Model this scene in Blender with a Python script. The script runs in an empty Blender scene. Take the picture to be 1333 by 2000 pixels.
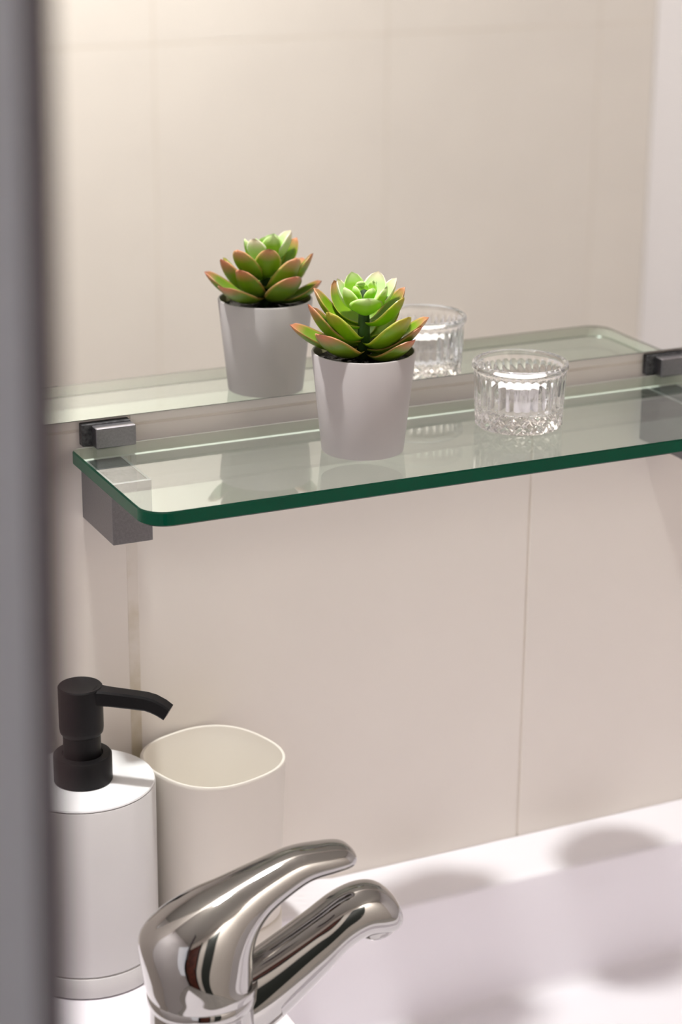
import bpy, bmesh, math, random
from mathutils import Vector, Matrix

random.seed(7)
S = 0.001           # scene is laid out in millimetres; shelf top surface is z = 0 mm
Z0 = 1200.0         # shelf height above the floor, mm
scene = bpy.context.scene
COL = scene.collection


def V(x, y, z):
    return Vector((x * S, y * S, (z + Z0) * S))


# ------------------------------------------------------------------ camera
YAW, PITCH, ROLL, FPX = math.radians(25.451), math.radians(19.122), math.radians(0.461), 4099.8
CAM = (-394.12, -1230.97, 400.57)
d = Vector((math.sin(YAW) * math.cos(PITCH), math.cos(YAW) * math.cos(PITCH), -math.sin(PITCH)))
r = Vector((math.cos(YAW), -math.sin(YAW), 0))
u = r.cross(d)
r2 = r * math.cos(ROLL) + u * math.sin(ROLL)
u2 = u * math.cos(ROLL) - r * math.sin(ROLL)
cam = bpy.data.cameras.new('camera')
cam.sensor_fit = 'HORIZONTAL'
cam.sensor_width = 24.0
cam.lens = FPX / 1333 * 24.0
cam.clip_start = 0.02
cam.dof.use_dof = True
cam.dof.focus_distance = 1.285
cam.dof.aperture_fstop = 7.1
camo = bpy.data.objects.new('camera', cam)
COL.objects.link(camo)
M = Matrix((r2, u2, -d)).transposed().to_4x4()
M.translation = V(*CAM)
camo.matrix_world = M
scene.camera = camo

# ------------------------------------------------------------------ world, lamps, exposure
world = bpy.data.worlds.new('world')
scene.world = world
world.use_nodes = True
world.node_tree.nodes['Background'].inputs[0].default_value = (0.8, 0.85, 1.0, 1)
world.node_tree.nodes['Background'].inputs[1].default_value = 0.0

scene.view_settings.view_transform = 'Standard'
scene.view_settings.look = 'None'
scene.view_settings.gamma = 1.0
scene.view_settings.use_curve_mapping = False
scene.view_settings.exposure = 0.22
cy = scene.cycles
cy.max_bounces = 24
cy.diffuse_bounces = 6
cy.glossy_bounces = 10
cy.transmission_bounces = 20
cy.transparent_max_bounces = 24
cy.sample_clamp_indirect = 6.0
cy.blur_glossy = 0.3
cy.caustics_reflective = True
cy.caustics_refractive = True
cy.use_denoising = True


def area_lamp(name, loc, size, power, color, target=None, shape='DISK', size_y=None, spread=180):
    l = bpy.data.lights.new(name, 'AREA')
    l.shape = shape
    l.size = size * S
    if size_y:
        l.size_y = size_y * S
    l.energy = power
    l.color = color
    l.spread = math.radians(spread)
    o = bpy.data.objects.new(name, l)
    COL.objects.link(o)
    o.location = V(*loc)
    dirv = (V(*target) - V(*loc)) if target else Vector((0, 0, -1))
    o.rotation_euler = dirv.to_track_quat('-Z', 'Y').to_euler()
    o['label'] = 'light source of the scene'
    return o


CEIL = 1250.0
area_lamp('downlight_glow', (-60, -140, CEIL - 3), 85, 19.5, (1.0, 0.98, 0.965))
area_lamp('mirror_wall_fill', (450, -1560, CEIL - 90), 300, 12.5, (1.0, 0.965, 0.92), target=(650, -1960, 350), spread=130)  # added fill, aimed to brighten the wall seen in the mirror
area_lamp('doorway_daylight', (-850, -1300, 150), 600, 1.4, (0.86, 0.90, 1.0), target=(0, -700, 0),
          shape='RECTANGLE', size_y=1300)


# ------------------------------------------------------------------ materials
def mat(name, color, rough=0.5, metal=0.0, spec=0.5, trans=0.0, ior=1.45, coat=0.0, coat_rough=0.05, sss=0.0):
    m = bpy.data.materials.new(name)
    m.use_nodes = True
    b = m.node_tree.nodes['Principled BSDF']
    b.inputs['Base Color'].default_value = (*color, 1)
    b.inputs['Roughness'].default_value = rough
    b.inputs['Metallic'].default_value = metal
    b.inputs['Specular IOR Level'].default_value = spec
    b.inputs['Transmission Weight'].default_value = trans
    b.inputs['IOR'].default_value = ior
    b.inputs['Coat Weight'].default_value = coat
    b.inputs['Coat Roughness'].default_value = coat_rough
    if sss:
        b.inputs['Subsurface Weight'].default_value = sss
        b.inputs['Subsurface Scale'].default_value = 0.004
        b.inputs['Subsurface Radius'].default_value = (1.0, 0.8, 0.5)
    return m


def N(m, t, **kw):
    n = m.node_tree.nodes.new(t)
    for k, v in kw.items():
        setattr(n, k, v)
    return n


def L(m, a, b):
    m.node_tree.links.new(a, b)


def noise_color(m, c1, c2, scale, detail=4, bump=0.0, bump_dist=0.0005, lo=0.35, hi=0.65):
    b = m.node_tree.nodes['Principled BSDF']
    tc = N(m, 'ShaderNodeTexCoord')
    nz = N(m, 'ShaderNodeTexNoise')
    nz.inputs['Scale'].default_value = scale
    nz.inputs['Detail'].default_value = detail
    rp = N(m, 'ShaderNodeValToRGB')
    rp.color_ramp.elements[0].position = lo
    rp.color_ramp.elements[1].position = hi
    rp.color_ramp.elements[0].color = (*c1, 1)
    rp.color_ramp.elements[1].color = (*c2, 1)
    L(m, tc.outputs['Object'], nz.inputs['Vector'])
    L(m, nz.outputs['Fac'], rp.inputs['Fac'])
    L(m, rp.outputs['Color'], b.inputs['Base Color'])
    if bump:
        bp = N(m, 'ShaderNodeBump')
        bp.inputs['Strength'].default_value = bump
        bp.inputs['Distance'].default_value = bump_dist
        L(m, nz.outputs['Fac'], bp.inputs['Height'])
        L(m, bp.outputs['Normal'], b.inputs['Normal'])
    return m


TILE = noise_color(mat('cream_glazed_tile', (0.7, 0.62, 0.52), 0.32, spec=0.4),
                   (0.78, 0.728, 0.677), (0.805, 0.753, 0.70), 6)
GROUT = noise_color(mat('beige_grout', (0.6, 0.52, 0.42), 0.8),
                    (0.68, 0.62, 0.55), (0.76, 0.70, 0.63), 14, bump=0.3)


def stained_grout():
    """yellow-brown limescale stains low on the joint behind the pump"""
    m = mat('stained_grout', (0.6, 0.5, 0.4), 0.8)
    tc = N(m, 'ShaderNodeTexCoord')
    nz = N(m, 'ShaderNodeTexNoise')
    nz.inputs['Scale'].default_value = 60
    nz.inputs['Detail'].default_value = 6
    sx = N(m, 'ShaderNodeSeparateXYZ')
    mr_ = N(m, 'ShaderNodeMapRange')
    mr_.inputs[1].default_value = -0.12
    mr_.inputs[2].default_value = -0.26
    mr_.inputs[3].default_value = 0.0
    mr_.inputs[4].default_value = 0.55
    ad = N(m, 'ShaderNodeMath', operation='ADD')
    rp = N(m, 'ShaderNodeValToRGB')
    rp.color_ramp.elements[0].position = 0.45
    rp.color_ramp.elements[1].position = 1.0
    rp.color_ramp.elements[0].color = (0.76, 0.705, 0.645, 1)
    rp.color_ramp.elements[1].color = (0.56, 0.49, 0.36, 1)
    L(m, tc.outputs['Object'], nz.inputs['Vector'])
    L(m, tc.outputs['Object'], sx.inputs[0])
    L(m, sx.outputs['Z'], mr_.inputs[0])
    L(m, nz.outputs['Fac'], ad.inputs[0])
    L(m, mr_.outputs[0], ad.inputs[1])
    L(m, ad.outputs[0], rp.inputs['Fac'])
    L(m, rp.outputs['Color'], m.node_tree.nodes['Principled BSDF'].inputs['Base Color'])
    return m


STAIN = stained_grout()
PAINT = mat('lilac_white_paint', (0.72, 0.69, 0.71), 0.6)
CEILM = mat('white_ceiling_paint', (0.60, 0.585, 0.565), 0.7)
FLOORM = noise_color(mat('grey_floor_tile', (0.4, 0.38, 0.36), 0.3), (0.36, 0.34, 0.32), (0.44, 0.42, 0.4), 5)
MIRROR = mat('silvered_mirror', (0.93, 0.945, 0.925), 0.0, metal=1.0)
MIRROR_EDGE = mat('mirror_edge_glass', (0.16, 0.17, 0.14), 0.3)
CERAMIC = mat('white_ceramic', (0.86, 0.83, 0.875), 0.12, spec=0.5)
CHROME = mat('polished_chrome', (0.45, 0.44, 0.43), 0.04, metal=1.0)
CHROME_DARK = mat('shadowed_chrome', (0.35, 0.34, 0.34), 0.2, metal=1.0)
ALU = noise_color(mat('satin_aluminium', (0.21, 0.205, 0.22), 0.36, metal=1.0),
                  (0.20, 0.195, 0.21), (0.23, 0.225, 0.24), 900, detail=2)
ALU_BRIGHT = mat('aluminium_top_highlight', (0.85, 0.84, 0.90), 0.30, metal=1.0)  # highlight on the bracket tops, put into a brighter metal colour
RUBBER = noise_color(mat('black_rubber', (0.02, 0.02, 0.022), 0.55), (0.012, 0.012, 0.013), (0.06, 0.06, 0.062), 420,
                     bump=0.3)
BLACKP = mat('matt_black_plastic', (0.006, 0.0055, 0.006), 0.45, spec=0.22)
WHITEP = mat('white_plastic', (0.64, 0.625, 0.62), 0.38, sss=0.0)
LIDP = mat('white_lid_plastic', (0.86, 0.86, 0.87), 0.3)
CREAMP = mat('cream_plastic', (0.74, 0.695, 0.63), 0.42)
POTM = mat('white_pot_plastic', (0.49, 0.46, 0.455), 0.35)
POTIN = mat('olive_pot_inside', (0.32, 0.30, 0.16), 0.5)
SOIL = noise_color(mat('dark_soil', (0.01, 0.01, 0.008), 0.35), (0.004, 0.003, 0.003), (0.03, 0.024, 0.02), 500,
                   bump=1.0, bump_dist=0.002)
STEM = mat('dark_green_stem', (0.02, 0.05, 0.01), 0.6)
WAX = mat('white_wax', (0.93, 0.92, 0.90), 0.45, sss=0.2)
TINM = mat('tealight_tin', (0.75, 0.72, 0.72), 0.25, metal=1.0)
WOOD = noise_color(mat('red_brown_wood', (0.09, 0.02, 0.012), 0.4), (0.06, 0.014, 0.008), (0.13, 0.03, 0.016), 8)
JAMB = mat('grey_painted_metal', (0.26, 0.275, 0.30), 0.5)
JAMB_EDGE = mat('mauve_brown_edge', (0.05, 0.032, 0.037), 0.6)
CRYSTAL = mat('clear_crystal_glass', (1.0, 1.0, 1.0), 0.0, trans=1.0, ior=1.5)
CLEARP = mat('clear_soft_plastic', (0.97, 0.95, 0.93), 0.08, trans=1.0, ior=1.2)

# flat sheet glass: clear transmission with Fresnel (Schlick) reflection on both faces, green absorption inside
GLASS = bpy.data.materials.new('green_tinted_shelf_glass')
GLASS.use_nodes = True
GLASS.node_tree.nodes.remove(GLASS.node_tree.nodes['Principled BSDF'])
_out = GLASS.node_tree.nodes['Material Output']
_geo = N(GLASS, 'ShaderNodeNewGeometry')
_dot = N(GLASS, 'ShaderNodeVectorMath', operation='DOT_PRODUCT')
L(GLASS, _geo.outputs['Normal'], _dot.inputs[0])
L(GLASS, _geo.outputs['Incoming'], _dot.inputs[1])
_prev = _dot.outputs['Value']
for _op, _v in (('ABSOLUTE', None), ('SUBTRACT', 'inv'), ('POWER', 5.0), ('MULTIPLY', 0.957), ('ADD', 0.043)):
    _m = N(GLASS, 'ShaderNodeMath', operation=_op)
    if _v == 'inv':
        _m.inputs[0].default_value = 1.0
        L(GLASS, _prev, _m.inputs[1])
    else:
        L(GLASS, _prev, _m.inputs[0])
        if _v is not None:
            _m.inputs[1].default_value = _v
    _prev = _m.outputs[0]
_tr = N(GLASS, 'ShaderNodeBsdfTransparent')
_gl = N(GLASS, 'ShaderNodeBsdfGlossy')
_gl.inputs['Roughness'].default_value = 0.0
_mx = N(GLASS, 'ShaderNodeMixShader')
L(GLASS, _prev, _mx.inputs[0])
L(GLASS, _tr.outputs[0], _mx.inputs[1])
L(GLASS, _gl.outputs[0], _mx.inputs[2])
L(GLASS, _mx.outputs[0], _out.inputs['Surface'])
va = N(GLASS, 'ShaderNodeVolumeAbsorption')
va.inputs['Color'].default_value = (0.35, 0.80, 0.58, 1)
va.inputs['Density'].default_value = 8.5
L(GLASS, va.outputs[0], _out.inputs['Volume'])
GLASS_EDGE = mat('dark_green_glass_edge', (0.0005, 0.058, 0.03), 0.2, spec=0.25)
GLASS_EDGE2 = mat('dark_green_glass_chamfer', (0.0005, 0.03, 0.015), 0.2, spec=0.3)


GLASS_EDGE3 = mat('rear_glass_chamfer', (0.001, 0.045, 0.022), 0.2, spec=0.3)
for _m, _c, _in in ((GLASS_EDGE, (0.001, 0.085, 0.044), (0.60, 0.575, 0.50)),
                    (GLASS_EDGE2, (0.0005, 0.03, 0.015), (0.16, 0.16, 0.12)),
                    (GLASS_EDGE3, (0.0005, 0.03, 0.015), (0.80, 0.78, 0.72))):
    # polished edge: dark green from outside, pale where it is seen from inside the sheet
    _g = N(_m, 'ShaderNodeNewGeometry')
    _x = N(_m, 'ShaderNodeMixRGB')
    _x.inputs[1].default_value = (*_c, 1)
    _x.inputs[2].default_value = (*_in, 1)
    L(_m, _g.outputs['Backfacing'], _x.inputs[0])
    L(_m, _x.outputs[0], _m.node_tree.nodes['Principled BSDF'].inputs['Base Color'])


def leaf_mat(name, green, edge, tip, rough=0.35):
    m = mat(name, green, rough, spec=0.45, sss=0.12)
    b = m.node_tree.nodes['Principled BSDF']
    b.inputs['Subsurface Scale'].default_value = 0.003
    at = N(m, 'ShaderNodeAttribute', attribute_name='along')
    ae = N(m, 'ShaderNodeAttribute', attribute_name='edge')
    mix1 = N(m, 'ShaderNodeMixRGB')
    mix1.inputs[1].default_value = (*green, 1)
    mix1.inputs[2].default_value = (*edge, 1)
    rp = N(m, 'ShaderNodeMapRange')
    rp.inputs[1].default_value = 0.86
    rp.inputs[2].default_value = 1.0
    L(m, ae.outputs['Fac'], rp.inputs[0])
    L(m, rp.outputs[0], mix1.inputs[0])
    mix2 = N(m, 'ShaderNodeMixRGB')
    mix2.inputs[2].default_value = (*tip, 1)
    rp2 = N(m, 'ShaderNodeMapRange')
    rp2.inputs[1].default_value = 0.78
    rp2.inputs[2].default_value = 1.0
    L(m, at.outputs['Fac'], rp2.inputs[0])
    L(m, rp2.outputs[0], mix2.inputs[0])
    L(m, mix1.outputs[0], mix2.inputs[1])
    L(m, mix2.outputs[0], b.inputs['Base Color'])
    return m


LEAF_LOW = leaf_mat('olive_green_leaf', (0.13, 0.225, 0.010), (0.42, 0.21, 0.06), (0.62, 0.20, 0.13))
LEAF_MID = leaf_mat('fresh_green_leaf', (0.17, 0.31, 0.010), (0.46, 0.33, 0.06), (0.66, 0.26, 0.16))
LEAF_GREEN = leaf_mat('bright_green_leaf', (0.19, 0.37, 0.008), (0.40, 0.42, 0.04), (0.42, 0.33, 0.05))
LEAF_TOP = leaf_mat('pale_green_leaf', (0.27, 0.54, 0.03), (0.48, 0.70, 0.20), (0.62, 0.75, 0.38))
LEAF_PALE = leaf_mat('lit_whitish_leaf', (0.50, 0.70, 0.30), (0.85, 0.80, 0.62), (0.90, 0.72, 0.60))  # strong light on the upper leaves put into a pale colour


# ------------------------------------------------------------------ helpers
def link(name, me, m, parent=None, smooth=False, loc=None):
    o = bpy.data.objects.new(name, me)
    COL.objects.link(o)
    if m is not None and not me.materials:
        me.materials.append(m)
    if smooth:
        for p in me.polygons:
            p.use_smooth = True
    if loc is not None:
        o.location = loc
    if parent is not None:
        o.parent = parent
    return o


def tag(o, label=None, cat=None, group=None, kind=None):
    for k, v in (('label', label), ('category', cat), ('group', group), ('kind', kind)):
        if v:
            o[k] = v
    return o


def thing(name, label, cat, loc=(0, 0, 0), group=None):
    o = bpy.data.objects.new(name, None)
    COL.objects.link(o)
    o.empty_display_size = 0.02
    o.location = V(*loc)
    return tag(o, label, cat, group)


def mesh(verts, faces, name='m'):
    me = bpy.data.meshes.new(name)
    me.from_pydata([Vector(v) * S for v in verts], [], faces)
    me.update()
    return me


def bm_mesh(bm, name='m'):
    bmesh.ops.recalc_face_normals(bm, faces=bm.faces)
    me = bpy.data.meshes.new(name)
    bm.to_mesh(me)
    bm.free()
    return me


def box(x0, x1, y0, y1, z0, z1, bev=0.0, seg=2):
    """box in mm, relative to its parent"""
    bm = bmesh.new()
    vs = [bm.verts.new(Vector(v) * S) for v in
          [(x0, y0, z0), (x1, y0, z0), (x1, y1, z0), (x0, y1, z0), (x0, y0, z1), (x1, y0, z1), (x1, y1, z1),
           (x0, y1, z1)]]
    for f in [(0, 3, 2, 1), (4, 5, 6, 7), (0, 1, 5, 4), (1, 2, 6, 5), (2, 3, 7, 6), (3, 0, 4, 7)]:
        bm.faces.new([vs[i] for i in f])
    if bev:
        bmesh.ops.bevel(bm, geom=list(bm.edges), offset=bev * S, segments=seg, affect='EDGES', profile=0.5)
    return bm_mesh(bm)


def lathe(profile, n=96, shape=None):
    """profile: list of (radius, z) mm; closed with caps where radius is 0"""
    verts, faces, rows = [], [], []
    for (R, z) in profile:
        if R <= 1e-6:
            rows.append([len(verts)])
            verts.append((0, 0, z))
        else:
            row = []
            for i in range(n):
                a = 2 * math.pi * i / n
                if shape:
                    k = shape(a, R, z)
                else:
                    k = 1.0
                row.append(len(verts))
                verts.append((R * k * math.cos(a), R * k * math.sin(a), z))
            rows.append(row)
    for a, b in zip(rows[:-1], rows[1:]):
        if len(a) == 1 and len(b) == 1:
            continue
        for i in range(n):
            j = (i + 1) % n
            if len(a) == 1:
                faces.append((a[0], b[j], b[i]))
            elif len(b) == 1:
                faces.append((a[i], a[j], b[0]))
            else:
                faces.append((a[i], a[j], b[j], b[i]))
    me = mesh(verts, faces)
    bm = bmesh.new()
    bm.from_mesh(me)
    bmesh.ops.recalc_face_normals(bm, faces=bm.faces)
    bm.to_mesh(me)
    bm.free()
    return me


def loft(sections, cap=True):
    """sections: list of rings (lists of mm points, equal counts)"""
    n = len(sections[0])
    verts = [p for s in sections for p in s]
    faces = []
    for k in range(len(sections) - 1):
        for i in range(n):
            j = (i + 1) % n
            faces.append((k * n + i, k * n + j, (k + 1) * n + j, (k + 1) * n + i))
    if cap:
        for k in (0, len(sections) - 1):
            c = [sum(p[a] for p in sections[k]) / n for a in range(3)]
            ci = len(verts)
            verts.append(c)
            for i in range(n):
                faces.append((k * n + i, k * n + (i + 1) % n, ci))
    me = mesh(verts, faces)
    bm = bmesh.new()
    bm.from_mesh(me)
    bmesh.ops.recalc_face_normals(bm, faces=bm.faces)
    bm.to_mesh(me)
    bm.free()
    return me


def catmull(pts, per=8):
    out = []
    P = [pts[0]] + list(pts) + [pts[-1]]
    dim = len(pts[0])
    for i in range(1, len(P) - 2):
        for k in range(per):
            t = k / per
            out.append(tuple(0.5 * ((2 * P[i][a]) + (-P[i - 1][a] + P[i + 1][a]) * t +
                                    (2 * P[i - 1][a] - 5 * P[i][a] + 4 * P[i + 1][a] - P[i + 2][a]) * t * t +
                                    (-P[i - 1][a] + 3 * P[i][a] - 3 * P[i + 1][a] + P[i + 2][a]) * t ** 3)
                             for a in range(dim)))
    out.append(tuple(pts[-1]))
    return out


def shade(me, angle=35):
    for p in me.polygons:
        p.use_smooth = True
    try:
        me.set_sharp_from_angle(angle=math.radians(angle))
    except Exception:
        pass
    return me


# ------------------------------------------------------------------ room shell
XL, XR, YF, ZF = -900.0, 1730.0, -1960.0, -Z0


def tiled_wall(name, x0, x1, z0, z1, y, facing, joints_x, joints_z, gap=2.6, thick=8.0, bev=0.5):
    """grout bed with every tile as a child; facing -1 looks to -y"""
    root = link(name, box(x0, x1, *( (y + 0.6, y + 60) if facing < 0 else (y - 60, y - 0.6)), z0, z1), GROUT,
                loc=V(0, 0, 0))
    tag(root, kind='structure')
    cache = {}
    jx = [x0] + [j for j in joints_x if x0 + 5 < j < x1 - 5] + [x1]
    jz = [z0] + [j for j in joints_z if z0 + 5 < j < z1 - 5] + [z1]
    for a, b in zip(jx[:-1], jx[1:]):
        for c, e in zip(jz[:-1], jz[1:]):
            w, h = b - a - gap, e - c - gap
            key = (round(w, 1), round(h, 1))
            if key not in cache:
                cache[key] = box(-w / 2, w / 2, 0 if facing < 0 else -thick, thick if facing < 0 else 0, -h / 2, h / 2,
                                 bev, 2)
                cache[key].materials.append(TILE)
            t = link('tile', cache[key], None, root)
            t.location = Vector(((a + b) / 2, y, (c + e) / 2)) * S
    return root


wb = tiled_wall('wall_back', XL, XR, ZF, CEIL, 0, -1, [39.4 + 303 * k for k in range(-4, 8)],
           [9.0 + 600 * k for k in range(-3, 3)], gap=1.8)
st = link('grout_strip', box(35.4, 43.0, -0.25, 0.55, -353, -62, 0.2), STAIN, wb)
st['label'] = 'yellow-brown stained grout joint behind the pump'
tiled_wall('wall_front', XL, XR, ZF, CEIL, YF, 1, [785 - 414 * 4 + 414 * k for k in range(0, 9)],
           [9.0 + 600 * k for k in range(-3, 3)], gap=2.6)
tag(link('wall_left', box(XL - 60, XL, YF, 60, ZF, CEIL), PAINT, loc=V(0, 0, 0)), kind='structure')
tag(link('wall_right', box(XR, XR + 60, YF, 60, ZF, CEIL), PAINT, loc=V(0, 0, 0)), kind='structure')
tag(link('floor', box(XL - 60, XR + 60, YF - 60, 60, ZF - 40, ZF), FLOORM, loc=V(0, 0, 0)), kind='structure')
tag(link('ceiling', box(XL - 60, XR + 60, YF - 60, 60, CEIL, CEIL + 40), CEILM, loc=V(0, 0, 0)), kind='structure')
# doors and trims added behind the camera to put dark stripes in the chrome
dr = tag(link('door_1', box(-760, -250, YF, YF + 35, ZF, 850, 3), WOOD, loc=V(0, 0, 0)), kind='structure')
dk2 = tag(link('door_2', box(40, 430, YF, YF + 35, ZF, 850, 3), mat('dark_green_grey_door', (0.03, 0.036, 0.032), 0.35),
               loc=V(0, 0, 0)), kind='structure')
link('door_handle', box(380, 410, YF + 35, YF + 75, -190, -90, 4), CHROME, dk2)
tag(link('trim_2', box(-900, -765, YF, YF + 50, ZF, 900, 3), BLACKP, loc=V(0, 0, 0)), kind='structure')  # added black strip, a dark band for the chrome to reflect
tag(link('trim_3', box(-245, -190, YF, YF + 50, ZF, 900, 3), BLACKP, loc=V(0, 0, 0)), kind='structure')
link('door_handle', box(-330, -270, YF + 35, YF + 80, -180, -160, 4), CHROME, dr)

# grey door jamb standing close to the camera, at the left edge of the picture
jt, jb = Vector((-283.9, -869.1, 364.7)), Vector((-304.4, -923.3, 196.1))


def jamb_edge(t):
    return jt + (jb - jt) * t


def jamb():
    verts, faces = [], []
    th, dp = 5.4, 110.0
    for t in (-0.8, 2.2):
        p = jamb_edge(t)
        for (ax, ay) in ((0, 0), (th, 0), (th, dp), (0, dp)):
            verts.append((p.x + ax, p.y + ay, p.z))
    faces = [(3, 2, 1, 0), (4, 5, 6, 7), (0, 1, 5, 4), (1, 2, 6, 5), (2, 3, 7, 6), (3, 0, 4, 7)]
    me = mesh(verts, faces)
    me.materials.append(JAMB)
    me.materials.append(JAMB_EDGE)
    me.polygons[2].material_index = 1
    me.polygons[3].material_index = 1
    return me


tag(link('trim_1', jamb(), None, loc=V(0, 0, 0)), kind='structure')

# ------------------------------------------------------------------ sink
ZL, ZD, YLEDGE, ZB = -354.2, -341.5, -54.0, -453.0


def sink():
    root = thing('wash_basin', 'white ceramic wash basin with a raised left deck under the tiled wall', 'sink',
                 (380, -240, ZB - 40))
    ox, oy, oz = 380, -240, ZB - 40
    nn = 160

    def rrect(x0, x1, y0, y1, rad):
        pts = []
        cs = [(x1 - rad, y1 - rad, 0), (x0 + rad, y1 - rad, 90), (x0 + rad, y0 + rad, 180), (x1 - rad, y0 + rad, 270)]
        per = nn // 4
        q = per - 14
        for (cx_, cy_, a0), (nx_, ny_, a1) in zip(cs, cs[1:] + cs[:1]):
            for i in range(14):
                a = math.radians(a0 + 90 * i / 13)
                pts.append((cx_ + rad * math.cos(a), cy_ + rad * math.sin(a)))
            s = (cx_ + rad * math.cos(math.radians(a0 + 90)), cy_ + rad * math.sin(math.radians(a0 + 90)))
            e = (nx_ + rad * math.cos(math.radians(a1)), ny_ + rad * math.sin(math.radians(a1)))
            for i in range(q):
                t = (i + 1) / (q + 1)
                pts.append((s[0] + (e[0] - s[0]) * t, s[1] + (e[1] - s[1]) * t))
        return pts

    def ztop(x, y):
        t = min(1, max(0, (x - 118) / 60))
        t = t * t * (3 - 2 * t)
        if y < -60:
            k = min(1, max(0, (-60 - y) / 30))
            return ZD + (ZL - ZD) * t
        return ZD + (ZL - ZD) * t

    outer = rrect(-150, 960, -470, -0.4, 12)
    rim = rrect(74, 900, -420, YLEDGE, 60)
    rings = []

    def ring(pts, zf):
        rings.append([(x - ox, y - oy, zf(x, y) - oz) for x, y in pts])

    ring(outer, lambda x, y: ZB - 40)
    ring(outer, lambda x, y: ztop(x, y) - 6)
    ring(rrect(-148, 958, -468, -0.4, 12), lambda x, y: ztop(x, y) - 1.5)
    a0 = rrect(-144, 954, -464, -0.4, 12)
    for k in range(0, 15):
        t = k / 14
        ring([(p[0] + (q[0] - p[0]) * t, p[1] + (q[1] - p[1]) * t) for p, q in zip(a0, rim)], ztop)
    for k in range(1, 6):
        a = math.pi / 2 * k / 5
        e = 4 * math.sin(a)
        dz = 4 * (1 - math.cos(a))
        ring(rrect(74 + e, 900 - e, -420 + e, YLEDGE - e, 58), lambda x, y, dz=dz: ztop(x, y) - dz)
    ring(rrect(80, 894, -414, YLEDGE - 5, 56), lambda x, y: ZL - 40)
    ring(rrect(84, 890, -411, YLEDGE - 5.5, 54), lambda x, y: ZB + 12)
    for k in range(1, 6):
        a = math.pi / 2 * k / 5
        e = 10 * (1 - math.cos(a))
        dz = 12 * math.sin(a)
        ring(rrect(84 + e, 890 - e, -411 + e, YLEDGE - 5.5 - e, 50), lambda x, y, dz=dz: ZB + 12 - dz)
    ring(rrect(200, 780, -330, -150, 40), lambda x, y: ZB - 2)
    ring(rrect(470, 510, -260, -220, 19.9), lambda x, y: ZB - 6)
    me = loft(rings, True)
    shade(me, 50)
    b = link('bowl', me, CERAMIC, root)
    dr_ = link('drain', lathe([(0, 0), (17, 0), (19, 1), (19, 3), (16, 4), (6, 3), (0, 3)], 48), CHROME, root,
               smooth=True)
    dr_.location = Vector((490 - ox, -240 - oy, ZB - 5.4 - oz)) * S
    return root


sink()

# ------------------------------------------------------------------ mirror
mr = thing('wall_mirror', 'frameless mirror on the tiles above the glass shelf', 'mirror', (260, -0.2, 16.7))
MW0, MW1, MH = -520, 640, 760
mm = box(MW0, MW1, -3.8, -0.3, 0, MH)
link('mirror_backing', mm, MIRROR_EDGE, mr)
bm = bmesh.new()
lo, hi = [], []
fr = [(MW0 + 1, 0.6), (MW1 - 1, 0.6), (MW1 - 1, MH - 1), (MW0 + 1, MH - 1)]
fo = [(MW0, 0.0), (MW1, 0.0), (MW1, MH), (MW0, MH)]
v1 = [bm.verts.new(Vector((x, -4.4, z)) * S) for x, z in fr]
v2 = [bm.verts.new(Vector((x, -3.85, z)) * S) for x, z in fo]
bm.faces.new(v1)
bm.faces.new(list(reversed(v2)))
for i in range(4):
    bm.faces.new((v1[i], v1[(i + 1) % 4], v2[(i + 1) % 4], v2[i]))
me = bm_mesh(bm)
me.materials.append(MIRROR)
me.materials.append(MIRROR_EDGE)
for p in me.polygons:
    if abs(p.normal.y) < 0.95:
        p.material_index = 1
link('mirror_glass', me, None, mr)

# ------------------------------------------------------------------ glass shelf
GX0, GX1, GY0, GY1, GT = -3.0, 483.3, -147.8, -7.0, 9.08


def shelf():
    o_ = (GX0, GY0)
    rad = {(0, 0): 17, (1, 0): 17, (0, 1): 6, (1, 1): 6}
    pts = []
    for (i, j, a0) in ((1, 1, 0), (0, 1, 90), (0, 0, 180), (1, 0, 270)):
        R = rad[(i, j)]
        cx_ = (GX1 - R) if i else (GX0 + R)
        cy_ = (GY1 - R) if j else (GY0 + R)
        for k in range(13):
            a = math.radians(a0 + 90 * k / 12)
            pts.append((cx_ + R * math.cos(a), cy_ + R * math.sin(a)))
    n = len(pts)
    cxm, cym = (GX0 + GX1) / 2, (GY0 + GY1) / 2

    def inset(e):
        out = []
        for k, (x, y) in enumerate(pts):
            px_, py_ = pts[(k - 1) % n]
            nx_, ny_ = pts[(k + 1) % n]
            tx, ty = nx_ - px_, ny_ - py_
            l = math.hypot(tx, ty)
            # inward normal for counter-clockwise contour
            out.append((x - ty / l * e, y + tx / l * e))
        return out
    c = 0.9
    levels = [(c, -GT), (0, -GT + c), (0, -c), (c, 0)]
    verts = []
    for e, z in levels:
        verts += [(x - cxm, y - cym, z + GT) for x, y in inset(e)]
    faces = [tuple(reversed(range(n))), tuple(range(3 * n, 4 * n))]
    for k in range(3):
        for i in range(n):
            j = (i + 1) % n
            faces.append((k * n + i, k * n + j, (k + 1) * n + j, (k + 1) * n + i))
    me = mesh(verts, faces)
    me.materials.append(GLASS)
    me.materials.append(GLASS_EDGE)
    me.materials.append(GLASS_EDGE2)
    me.materials.append(GLASS_EDGE3)
    for p in me.polygons[2:]:
        p.material_index = 1
    for k, p in enumerate(me.polygons[2:]):
        if k < n or k >= 2 * n:
            p.material_index = 3 if p.center.y > (GY1 - 3 - cym) * S else 2
    o = link('glass_shelf', me, None, loc=V(cxm, cym, -GT))
    tag(o, 'clear glass shelf with a dark green edge held by two grey brackets below the mirror', 'shelf')
    return o


shelf()


# ------------------------------------------------------------------ brackets
CLX0, CLX1 = 6.0, 32.8


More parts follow.
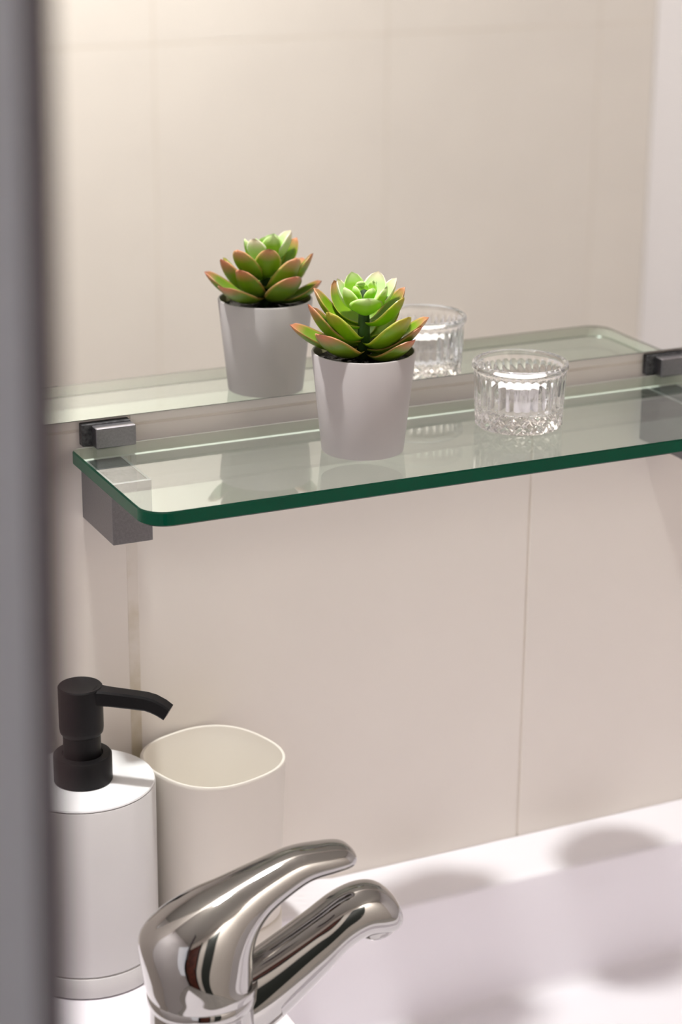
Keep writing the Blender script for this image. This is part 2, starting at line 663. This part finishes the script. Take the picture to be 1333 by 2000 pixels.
def bracket(x, label):
    root = thing('shelf_bracket', label, 'bracket', (x, 0, -49.4), 'brackets of the glass shelf')
    h = 49.4
    W = 26.4
    top = h - GT - 0.05
    # hollow square body: walls and an inset top
    bm = bmesh.new()
    xo = [0, W]
    outer = [(0, -59.5), (W, -59.5), (W, -0.3), (0, -0.3)]
    t = 2.2
    inner = [(t, -59.5 + t), (W - t, -59.5 + t), (W - t, -0.3 - t), (t, -0.3 - t)]

    def vv(pts, z):
        return [bm.verts.new(Vector((a, b, z)) * S) for a, b in pts]
    b0, b1 = vv(outer, 0), vv(outer, top)
    i1, i0 = vv(inner, top), vv(inner, top - 3)
    bm.faces.new(list(reversed(b0)))
    for k in range(4):
        j = (k + 1) % 4
        bm.faces.new((b0[k], b0[j], b1[j], b1[k]))
        bm.faces.new((b1[k], b1[j], i1[j], i1[k]))
        bm.faces.new((i1[k], i1[j], i0[j], i0[k]))
    bm.faces.new(i0)
    es = [e for e in bm.edges if (e.verts[0] in b0 + b1 and e.verts[1] in b0 + b1)]
    bmesh.ops.bevel(bm, geom=es, offset=0.35 * S, segments=1, affect='EDGES')
    me = bm_mesh(bm)
    me.materials.append(ALU)
    me.materials.append(ALU_BRIGHT)
    for p in me.polygons:
        if p.normal.z > 0.6 and p.center.z > (top - 1) * S:
            p.material_index = 1
    link('body', me, None, root)
    pad = link('rubber_pad', box(t + 0.2, W - t - 0.2, -59.3 + t, -2.8, top - 2.95, top - 0.1, 0.4), RUBBER, root)
    pad['label'] = 'black rubber pad inset in the bracket top'
    # aluminium clamp block pressed on the glass, dark back plate behind it
    me = box(CLX0, CLX1, -15.0, -6.6, h + 0.05, h + 13.5, 0.45, 1)
    me.materials.append(ALU)
    me.materials.append(ALU_BRIGHT)
    for p in me.polygons:
        if p.normal.z > 0.6 and p.center.z > (h + 12) * S:
            p.material_index = 1
    link('clamp', me, None, root)
    bp = link('back_plate', box(-0.6, 32.4, -6.4, -0.3, h + 0.06, h + 14.6, 0.5, 1), RUBBER, root)
    bp['label'] = 'black plate behind the clamp'
    return root


bracket(6.2, 'grey aluminium shelf bracket at the left end of the glass, left of the succulent')
bracket(432.4, 'grey aluminium shelf bracket at the right end of the glass, right of the candle holder')


# ------------------------------------------------------------------ succulent
PX, PY, PH, PR1, PR2 = 167.3, -82.5, 64.9, 33.0, 26.3
rr = Vector((math.cos(YAW), -math.sin(YAW)))
tt = Vector((-math.sin(YAW), -math.cos(YAW)))
mr_r = Vector((math.cos(YAW), math.sin(YAW)))
mr_t = Vector((-math.sin(YAW), math.cos(YAW)))


def leaf(parent, az, z_base, r_base, tip, width, sag, m, thick=2.6, cup=0.30, twist=0.0):
    """tip = (x, y, z) mm from the pot axis / shelf"""
    tip = Vector(tip)
    hd = Vector((tip.x, tip.y, 0)).normalized()
    base = Vector((hd.x * r_base, hd.y * r_base, z_base))
    ln = (tip - base).length
    c1 = base + Vector((hd.x, hd.y, 0)) * ln * 0.50 + Vector((0, 0, (tip.z - base.z) * 0.25 - sag))
    side = Vector((-hd.y, hd.x, 0))
    ns, nw = 18, 6
    top, bot = [], []
    verts, faces, along, edge = [], [], [], []
    for i in range(ns + 1):
        s = i / ns
        p = base * (1 - s) ** 2 + c1 * 2 * s * (1 - s) + tip * s * s
        t = ((c1 - base) * (1 - s) + (tip - c1) * s).normalized()
        sd = (side * math.cos(twist) + t.cross(side) * math.sin(twist)).normalized()
        nrm = sd.cross(t) * -1
        if nrm.z < 0:
            nrm = -nrm
        # obovate outline with pointed end
        wv = (0.36 + 0.64 * math.sin(min(1, s / 0.60) * math.pi / 2) ** 1.2) if s < 0.60 else \
            (max(0.0, 1 - ((s - 0.60) / 0.40) ** 2.3)) ** 0.60
        if s > 0.95:
            wv = min(wv, (1 - s) / 0.05 * 0.34 + 0.02)
        w = width / 2 * wv
        th = thick * (0.9 * (1 - s) ** 0.5 + 0.25) * (0.3 + 0.7 * wv)
        row = []
        for sgn in (1, -1):
            for k in range(-nw, nw + 1):
                if sgn < 0 and abs(k) == nw:
                    continue
                q = k / nw
                off = nrm * (cup * w * (q * q) * 1.0)
                if sgn > 0:
                    off += nrm * (0.12 * th * (1 - q * q))
                else:
                    off -= nrm * (th * (1 - q * q) ** 0.8)
                v = p + sd * (w * q) + off
                verts.append(tuple(v))
                along.append(s)
                edge.append(abs(q) ** 1.0)
                row.append(len(verts) - 1)
        topr = row[:2 * nw + 1]
        botr = row[2 * nw + 1:]
        ringr = topr + list(reversed(botr))
        top.append(ringr)
    m_ = len(top[0])
    for a, b in zip(top[:-1], top[1:]):
        for i in range(m_):
            j = (i + 1) % m_
            faces.append((a[i], a[j], b[j], b[i]))
    faces.append(tuple(top[0]))
    faces.append(tuple(reversed(top[-1])))
    me = mesh(verts, faces)
    bm = bmesh.new()
    bm.from_mesh(me)
    bmesh.ops.recalc_face_normals(bm, faces=bm.faces)
    bm.to_mesh(me)
    bm.free()
    a1 = me.attributes.new('along', 'FLOAT', 'POINT')
    a2 = me.attributes.new('edge', 'FLOAT', 'POINT')
    for i in range(len(verts)):
        a1.data[i].value = along[i]
        a2.data[i].value = edge[i]
    return link('leaf', me, m, parent, smooth=True)


def succulent():
    root = thing('potted_succulent', 'small green succulent with pink leaf tips in a white tapered pot on the glass shelf',
                 'plant', (PX, PY, 0.1))
    prof = [(0, 0), (PR2 - 1.2, 0), (PR2 - 0.3, 0.4), (PR2, 1.4), (PR1 - 0.1, PH - 0.7), (PR1 - 0.5, PH),
            (PR1 - 1.3, PH), (PR1 - 1.7, PH - 0.7), (PR1 - 3.2, PH - 12), (0, PH - 12)]
    me = lathe(prof, 128)
    me.materials.append(POTM)
    me.materials.append(POTIN)
    for p in me.polygons:
        c = p.center
        if c.z > (PH - 12.1) * S and p.normal.z >= -0.01 and (p.normal.x * c.x + p.normal.y * c.y) < 0 and \
                c.z < (PH - 1.0) * S:
            p.material_index = 1
    shade(me, 40)
    link('pot', me, None, root)
    # soil: uneven disc
    rs = random.Random(3)
    vs, fs = [(0, 0, PH - 5)], []
    rings = 9
    for k in range(1, rings + 1):
        for i in range(48):
            a = 2 * math.pi * i / 48
            R = (PR1 - 2.3) * k / rings
            vs.append((R * math.cos(a), R * math.sin(a), PH - 5.5 + (rs.uniform(-1.2, 1.2) if k < rings else -1)))
    for i in range(48):
        fs.append((0, 1 + i, 1 + (i + 1) % 48))
    for k in range(rings - 1):
        for i in range(48):
            j = (i + 1) % 48
            fs.append((1 + k * 48 + i, 1 + (k + 1) * 48 + i, 1 + (k + 1) * 48 + j, 1 + k * 48 + j))
    link('soil', mesh(vs, fs), SOIL, root, smooth=True)
    link('stem', lathe([(0, PH - 6), (4.5, PH - 6), (3.8, 80), (3.2, 95), (2.4, 103), (0, 104)], 20), STEM, root,
         smooth=True)

    def front(uu, ww, z):
        p = rr * uu + tt * ww
        return (p.x, p.y, z)

    def rear(uu, ww, z):
        p = mr_r * uu + mr_t * ww
        return (p.x, p.y, z)
    # (tip, base height, base radius, width, sag, material)
    LV = [
        (front(-46.5, -2, 80.5), 66, 4, 21, 7, LEAF_LOW),
        (front(-27, 32, 83), 65, 4, 22, 8, LEAF_LOW),
        (front(31, 22, 77.5), 63, 5, 20, 8, LEAF_LOW),
        (rear(21, 27, 86), 66, 4, 22, 8, LEAF_LOW),
        (rear(39, 0, 77), 64, 5, 19, 8, LEAF_LOW),
        (front(-35, 9, 96.5), 71, 3, 20, 8, LEAF_LOW),
        (front(-33, -6, 91), 69, 3, 17, 7, LEAF_LOW),
        (front(-22, 19, 94), 74, 3, 18, 7, LEAF_GREEN),
        (front(27, 24, 92.5), 70, 3, 22, 9, LEAF_GREEN),
        (front(40.5, 0, 86.5), 68, 3, 20, 7, LEAF_MID),
        (front(36.5, 10, 83.5), 66, 3, 16, 7, LEAF_LOW),
        (rear(22, 22, 98), 73, 3, 20, 8, LEAF_MID),
        (rear(33, 3, 97), 73, 3, 19, 8, LEAF_MID),
        (front(-31.5, -3, 104), 80, 2.5, 17, 6, LEAF_MID),
        (front(-19, -20, 105), 82, 2.5, 15, 6, LEAF_MID),
        (front(24.5, 12, 102), 83, 2.5, 16, 6, LEAF_GREEN),
        (front(25.5, -7, 104), 82, 2.5, 17, 6, LEAF_MID),
        (front(2, 14, 101.5), 90, 2, 17, 3, LEAF_TOP),
        (front(-12, 8, 107), 92, 2, 14, 4, LEAF_TOP),
        (front(14, 4, 107), 92, 2, 15, 4, LEAF_TOP),
        (front(20, -6, 110), 93, 2, 15, 5, LEAF_PALE),
        (front(9, -16, 112), 93, 2, 14, 5, LEAF_PALE),
        (front(-8, -14, 112), 93, 2, 13, 5, LEAF_TOP),
        (front(-17, -5, 109.5), 92, 2, 13, 5, LEAF_PALE),
        (front(5, 5, 106), 97, 1, 8, 1, LEAF_TOP),
        (front(-6, 3, 107), 97, 1, 8, 1, LEAF_TOP),
        (front(-2, -6, 108), 97, 1, 8, 1, LEAF_TOP),
        (front(6, -4, 109), 97, 1, 8, 1, LEAF_TOP),
    ]
    for (tip, zb, rb, w, sag, m) in LV:
        leaf(root, 0, zb, rb, tip, w * 1.25, sag, m)
    return root


succulent()


# ------------------------------------------------------------------ candle holder and tealight
def candle_holder():
    qx, qy = 285.9, -75.0
    Ro, Rb, H = 32.0, 28.7, 43.6
    nf = 34
    n = nf * 10
    verts, faces, rows = [], [], []

    def row(fn):
        rw = []
        for i in range(n):
            a = 2 * math.pi * i / n
            R, z = fn(a)
            rw.append(len(verts))
            verts.append((R * math.cos(a), R * math.sin(a), z))
        rows.append(rw)
    # outside from the bottom up
    row(lambda a: (Rb * 0.55, 0.9))
    row(lambda a: (Rb - 3.5, 0.0))
    row(lambda a: (Rb - 1.0, 0.4))
    for k in range(0, 25):
        z = 1.5 + 11.0 * k / 24
        base = Rb + (Ro - 1.3 - Rb) * z / H

        def f(a, z=z, base=base):
            q = 17
            d1 = abs(((a * q / (2 * math.pi) + (z - 1.5) / 11.0) % 1.0) - 0.5) * 2
            d2 = abs(((a * q / (2 * math.pi) - (z - 1.5) / 11.0) % 1.0) - 0.5) * 2
            return (base - 0.2 - 1.5 * max(0, max(d1, d2) - 0.45) / 0.55 * 1.0 + 0.4, z)
        row(f)
    for k in range(0, 8):
        z = 13.0 + 24.0 * k / 7
        base = Rb + (Ro - 1.2 - Rb) * z / H
        amp = 0.9 * math.sin(math.pi * min(1, (k + 0.6) / 2.5) / 2) * (1 if k < 6 else 0.8 if k == 6 else 0.3)

        def f(a, z=z, base=base, amp=amp):
            return (base - amp + amp * abs(math.sin(a * nf / 2)) * 1.2, z)
        row(f)
    for (R, z) in ((Ro - 0.9, 38.3), (Ro - 0.2, 39.4), (Ro, 41), (Ro - 0.3, 42.6), (Ro - 1.3, 43.5), (Ro - 2.4, 43.5),
                   (Ro - 3.3, 42.7), (Ro - 3.8, 41.0), (Ro - 4.2, 38)):
        row(lambda a, R=R, z=z: (R, z))
    for (R, z) in ((Ro - 5.2, 26), (Ro - 6.2, 14.5), (Ro - 7.4, 12.6), (Ro - 9.2, 12.0), (Ro - 20, 11.7)):
        row(lambda a, R=R, z=z: (R, z))
    for a, b in zip(rows[:-1], rows[1:]):
        for i in range(n):
            j = (i + 1) % n
            faces.append((a[i], a[j], b[j], b[i]))
    faces.append(tuple(reversed(rows[0])))
    faces.append(tuple(rows[-1]))
    me = mesh(verts, faces)
    bm = bmesh.new()
    bm.from_mesh(me)
    bmesh.ops.recalc_face_normals(bm, faces=bm.faces)
    bm.to_mesh(me)
    bm.free()
    shade(me, 28)
    o = link('candle_holder', me, CRYSTAL, loc=V(qx, qy, 0.08))
    tag(o, 'low clear cut-glass candle holder with fluted sides on the glass shelf', 'candle holder')
    t = thing('tealight', 'white tealight candle in a thin metal cup inside the cut-glass holder', 'candle',
              (qx, qy, 12.2))
    link('metal_cup', lathe([(0, 0), (18.6, 0), (19.4, 0.6), (19.6, 16.6), (19.9, 17), (19.3, 17), (19.1, 16.2),
                             (19.0, 1.0), (0, 0.8)], 96), TINM, t, smooth=True)
    link('wax', lathe([(0, 1.0), (18.8, 1.0), (18.9, 15.6), (18.2, 16.0), (0, 15.7)], 96), WAX, t, smooth=True)


candle_holder()


# ------------------------------------------------------------------ soap dispenser
def dispenser():
    X, Y = -18.0, -57.0
    zt = -206.5 - ZD     # lid height above deck
    root = thing('soap_dispenser', 'round white soap dispenser with a matt black pump on the basin deck', 'dispenser',
                 (X, Y, ZD + 0.1))
    R = 46.5
    f = link('base_ring', lathe([(0, 0), (R - 1.5, 0), (R + 0.3, 1), (R + 0.7, 3), (R + 0.7, 13.5), (R + 0.1, 14.6),
                                 (R - 1.2, 15), (0, 15)], 128), WHITEP, root, smooth=False)
    shade(f.data, 40)
    b = link('bottle', lathe([(0, 15.05), (R - 1.4, 15.05), (R - 0.5, 16.2), (R - 0.2, 18), (R, zt - 2.6),
                              (R - 0.5, zt - 1.9), (0, zt - 1.9)], 128), WHITEP, root)
    shade(b.data, 40)
    l = link('lid', lathe([(0, zt - 1.8), (R - 1.2, zt - 1.8), (R - 0.4, zt - 1.2), (R - 0.4, zt - 0.7),
                           (R - 0.9, zt), (0, zt)], 128), LIDP, root)
    shade(l.data, 50)
    pump = link('pump', lathe([(0, zt + 0.05), (18.4, zt + 0.05), (19, zt + 0.6), (19, zt + 17.6), (18.2, zt + 18.6),
                               (13.4, zt + 18.8), (12.6, zt + 17.6), (12.2, zt + 17.6), (12.2, zt + 37), (0, zt + 37)],
                              96), BLACKP, root)
    shade(pump.data, 40)
    pump['label'] = 'matt black pump collar and neck'
    head = link('pump_head', lathe([(0, zt + 32.5), (12.5, zt + 32.5), (13.9, zt + 34.2), (14.3, zt + 37),
                                    (14.3, zt + 65), (13.6, zt + 65.8), (12, zt + 65.4), (7, zt + 64.4),
                                    (0, zt + 64.1)], 96), BLACKP, pump)
    shade(head.data, 40)
    # nozzle
    dv = (rr * 0.955 + tt * 0.22).normalized()
    sv = Vector((-dv.y, dv.x))
    secs = []
    for (s, z, hw, hh) in ((10, 60.0, 7.4, 5.3), (14, 60.0, 6.0, 5.2), (20, 59.9, 5.3, 5.1), (34, 59.6, 5.1, 5.0),
                           (44, 59.3, 5.0, 4.9), (49, 58.2, 5.0, 4.9), (54, 56.0, 4.9, 4.7), (58.5, 53.2, 4.7, 4.5)):
        tilt = 0.0 if s < 46 else (0.2 if s < 52 else 0.5)
        if s > 59:
            tilt = 0.75
        ringp = []
        for (a, b2) in ((-1, -0.75), (-0.8, -1), (0.8, -1), (1, -0.75), (1, 0.75), (0.8, 1), (-0.8, 1), (-1, 0.75)):
            off = b2 * hh
            px_ = dv.x * (s + off * math.sin(tilt)) + sv.x * a * hw
            py_ = dv.y * (s + off * math.sin(tilt)) + sv.y * a * hw
            ringp.append((px_, py_, zt + z + off * math.cos(tilt)))
        secs.append(ringp)
    nz = link('nozzle', loft(secs), BLACKP, pump)
    shade(nz.data, 35)
    return root


dispenser()


# ------------------------------------------------------------------ tumbler
def tumbler():
    X, Y = 75.0, -49.5
    H = -211.5 - ZD
    a, b, n_, rot = 45.0, 46.0, 2.5, 0.29
    root = thing('bathroom_tumbler', 'empty cream plastic tumbler with a rounded square rim beside the soap dispenser',
                 'cup', (X, Y, ZD + 0.1))

    def shp(k, z, nn=144):
        out = []
        cr, sr = math.cos(rot), math.sin(rot)
        for i in range(nn):
            t = 2 * math.pi * i / nn
            c, s = math.cos(t), math.sin(t)
            uu = (a + k) * math.copysign(abs(c) ** (2 / n_), c)
            vv = (b + k) * math.copysign(abs(s) ** (2 / n_), s)
            out.append((uu * cr - vv * sr, uu * sr + vv * cr, z))
        return out
    secs = [shp(-6.5, 14), shp(-4.6, 14), shp(-3.7, 15), shp(-3.4, 17), shp(-0.2, H - 3), shp(0, H - 1.2), shp(-0.5, H - 0.2), shp(-1.3, H),
            shp(-2.1, H - 0.3), shp(-2.5, H - 1.4), shp(-2.8, H - 8), shp(-3.6, H - 9.5), shp(-7.6, 20), shp(-10, 17),
            ]
    o = link('cup_body', loft(secs), CREAMP, root)
    shade(o.data, 45)
    secs = [shp(-6.5, 0), shp(-4.4, 0), shp(-3.0, 1), shp(-2.6, 2.6), shp(-2.6, 12.6), shp(-3.4, 13.6), shp(-5, 13.9),
            shp(-8, 13.95)]
    o = link('base_ring', loft(secs), CREAMP, root)
    shade(o.data, 45)


tumbler()

# clear round disc on the tile, left of the pump
dk = lathe([(0, 0), (34, 0), (35.2, 0.8), (34.4, 1.8), (20, 2.4), (8, 6), (6, 9), (0, 9.4)], 96)
shade(dk, 40)
o = link('suction_disc', dk, CLEARP, loc=V(-53, -0.1, -189))
o.rotation_euler = (math.pi / 2, 0, 0)
tag(o, 'clear round suction disc on the tile left of the black pump', 'hook')

# ------------------------------------------------------------------ faucet
FX, FY = -31.0, -295.0


def unproject(px_, py_, y=FY):
    """picture point to the vertical plane y = const that the faucet was measured in"""
    v = d + r2 * ((px_ - 666.5) / FPX) - u2 * ((py_ - 1000) / FPX)
    k = (y - CAM[1]) / v.y
    return (CAM[0] + v.x * k, CAM[2] + v.z * k)


def pair_loft(pairs, per=6, n=56, power=2.3):
    """pairs of ((x,z) outer, (x,z) inner, half depth) measured on the faucet's plane of symmetry"""
    data = [(*p[0], *p[1], p[2]) for p in pairs]
    sm = catmull(data, per)
    secs = []
    for (ox, oz, ix, iz, hd) in sm:
        cx_, cz_ = (ox + ix) / 2, (oz + iz) / 2
        hx, hz = (ox - ix) / 2, (oz - iz) / 2
        ringp = []
        for i in range(n):
            t = 2 * math.pi * i / n
            c, s = math.cos(t), math.sin(t)
            cc = math.copysign(abs(c) ** (2 / power), c)
            ss = math.copysign(abs(s) ** (2 / power), s)
            ringp.append((cx_ + hx * cc - FX, hd * ss, cz_ + hz * cc - ZD))
        secs.append(ringp)
    return secs


def faucet():
    root = thing('basin_faucet', 'chrome single-lever basin faucet with raised spout in front of the tumbler', 'faucet',
                 (FX, FY, ZD + 0.05))
    zc = -222 - ZD     # cap seam height above the deck
    b = link('body', lathe([(0, 0), (33.5, 0), (34.5, 1.2), (34.0, 4), (31.0, 8), (29.2, 14), (28.8, zc - 9.5),
                            (28.8, zc - 8.6), (29.4, zc - 8.0), (29.6, zc - 7.8), (0, zc - 7.8)], 128), CHROME, root)
    shade(b.data, 50)
    b = link('collar', lathe([(0, zc - 7.6), (29.7, zc - 7.6), (30.2, zc - 7.0), (30.3, zc - 1.0), (29.7, zc - 0.4),
                              (0, zc - 0.4)], 128), CHROME, root)
    shade(b.data, 50)
    U = unproject
    # cap and lever as one flowing surface
    bl, br = (FX - 30.2, -222.2), (FX + 30.2, -222.2)
    pairs = [
        (bl, br, 30.2),
        ((FX - 31.6, -214), (FX + 30.2, -219), 30.6),
        (U(277, 1862), U(484, 1903), 30.6),
        (U(290, 1824), U(485, 1872), 29.0),
        (U(324, 1791), U(487, 1836), 26.5),
        (U(374, 1757), U(498, 1803), 22.5),
        (U(434, 1726), U(521, 1772), 18.0),
        (U(502, 1691), U(556, 1743), 15.0),
        (U(570, 1660), U(600, 1714), 13.0),
        (U(630, 1648), U(645, 1699), 12.2),
        (U(668, 1645), U(672, 1690), 11.0),
        (U(685, 1653), U(684, 1683), 8.0),
        (U(691, 1664), U(690, 1672), 3.0),
    ]
    me = loft(pair_loft(pairs, 8, 64, 2.15))
    for p in me.polygons:
        p.use_smooth = True
    shade(me, 60)
    link('lever', me, CHROME, root)
    # spout
    pairs = [
        (U(430, 1905), U(470, 2040), 15),
        (U(490, 1866), U(520, 2004), 15.5),
        (U(545, 1828), U(568, 1957), 15.5),
        (U(605, 1785), U(625, 1898), 15.2),
        (U(655, 1748), U(668, 1850), 15.0),
        (U(700, 1727), U(705, 1824), 15.2),
        (U(735, 1724), U(738, 1820), 15.0),
        (U(762, 1740), U(762, 1812), 13.0),
        (U(776, 1764), U(775, 1797), 8.0),
        (U(779, 1775), U(779, 1785), 2.5),
    ]
    me = loft(pair_loft(pairs, 8, 64, 2.1))
    shade(me, 60)
    link('spout', me, CHROME, root)
    c = U(735, 1806)
    o = link('aerator', lathe([(0, -2.2), (9.0, -2.2), (9.4, -1.8), (9.6, -0.4), (11.4, -0.2), (11.8, 0.6), (11.8, 6), (0, 6)], 64),
             CHROME, root)
    shade(o.data, 40)
    o.location = Vector((c[0] - FX, 0, c[1] - ZD - 2)) * S
    o.rotation_euler = (0, math.radians(-8), 0)
    # small dark water nub at the joint of spout and cap
    return root


faucet()


# ------------------------------------------------------------------ ceiling downlight, and a ring for the added fill lamp
for (x, y, R, lab) in ((-60, -140, 52, 'small round ceiling downlight above the basin'),
                       (450, -1540, 170, 'large round ceiling lamp near the wall behind the camera')):
    t = thing('ceiling_light', lab, 'lamp', (x, y, CEIL - 2.5))
    link('lamp_ring', lathe([(R - 3, 2.4), (R + 8, 2.4), (R + 8, 0.5), (R + 6, -1), (R - 3, -1), (R - 3, 2.4)], 64),
         CEILM, t, smooth=True)
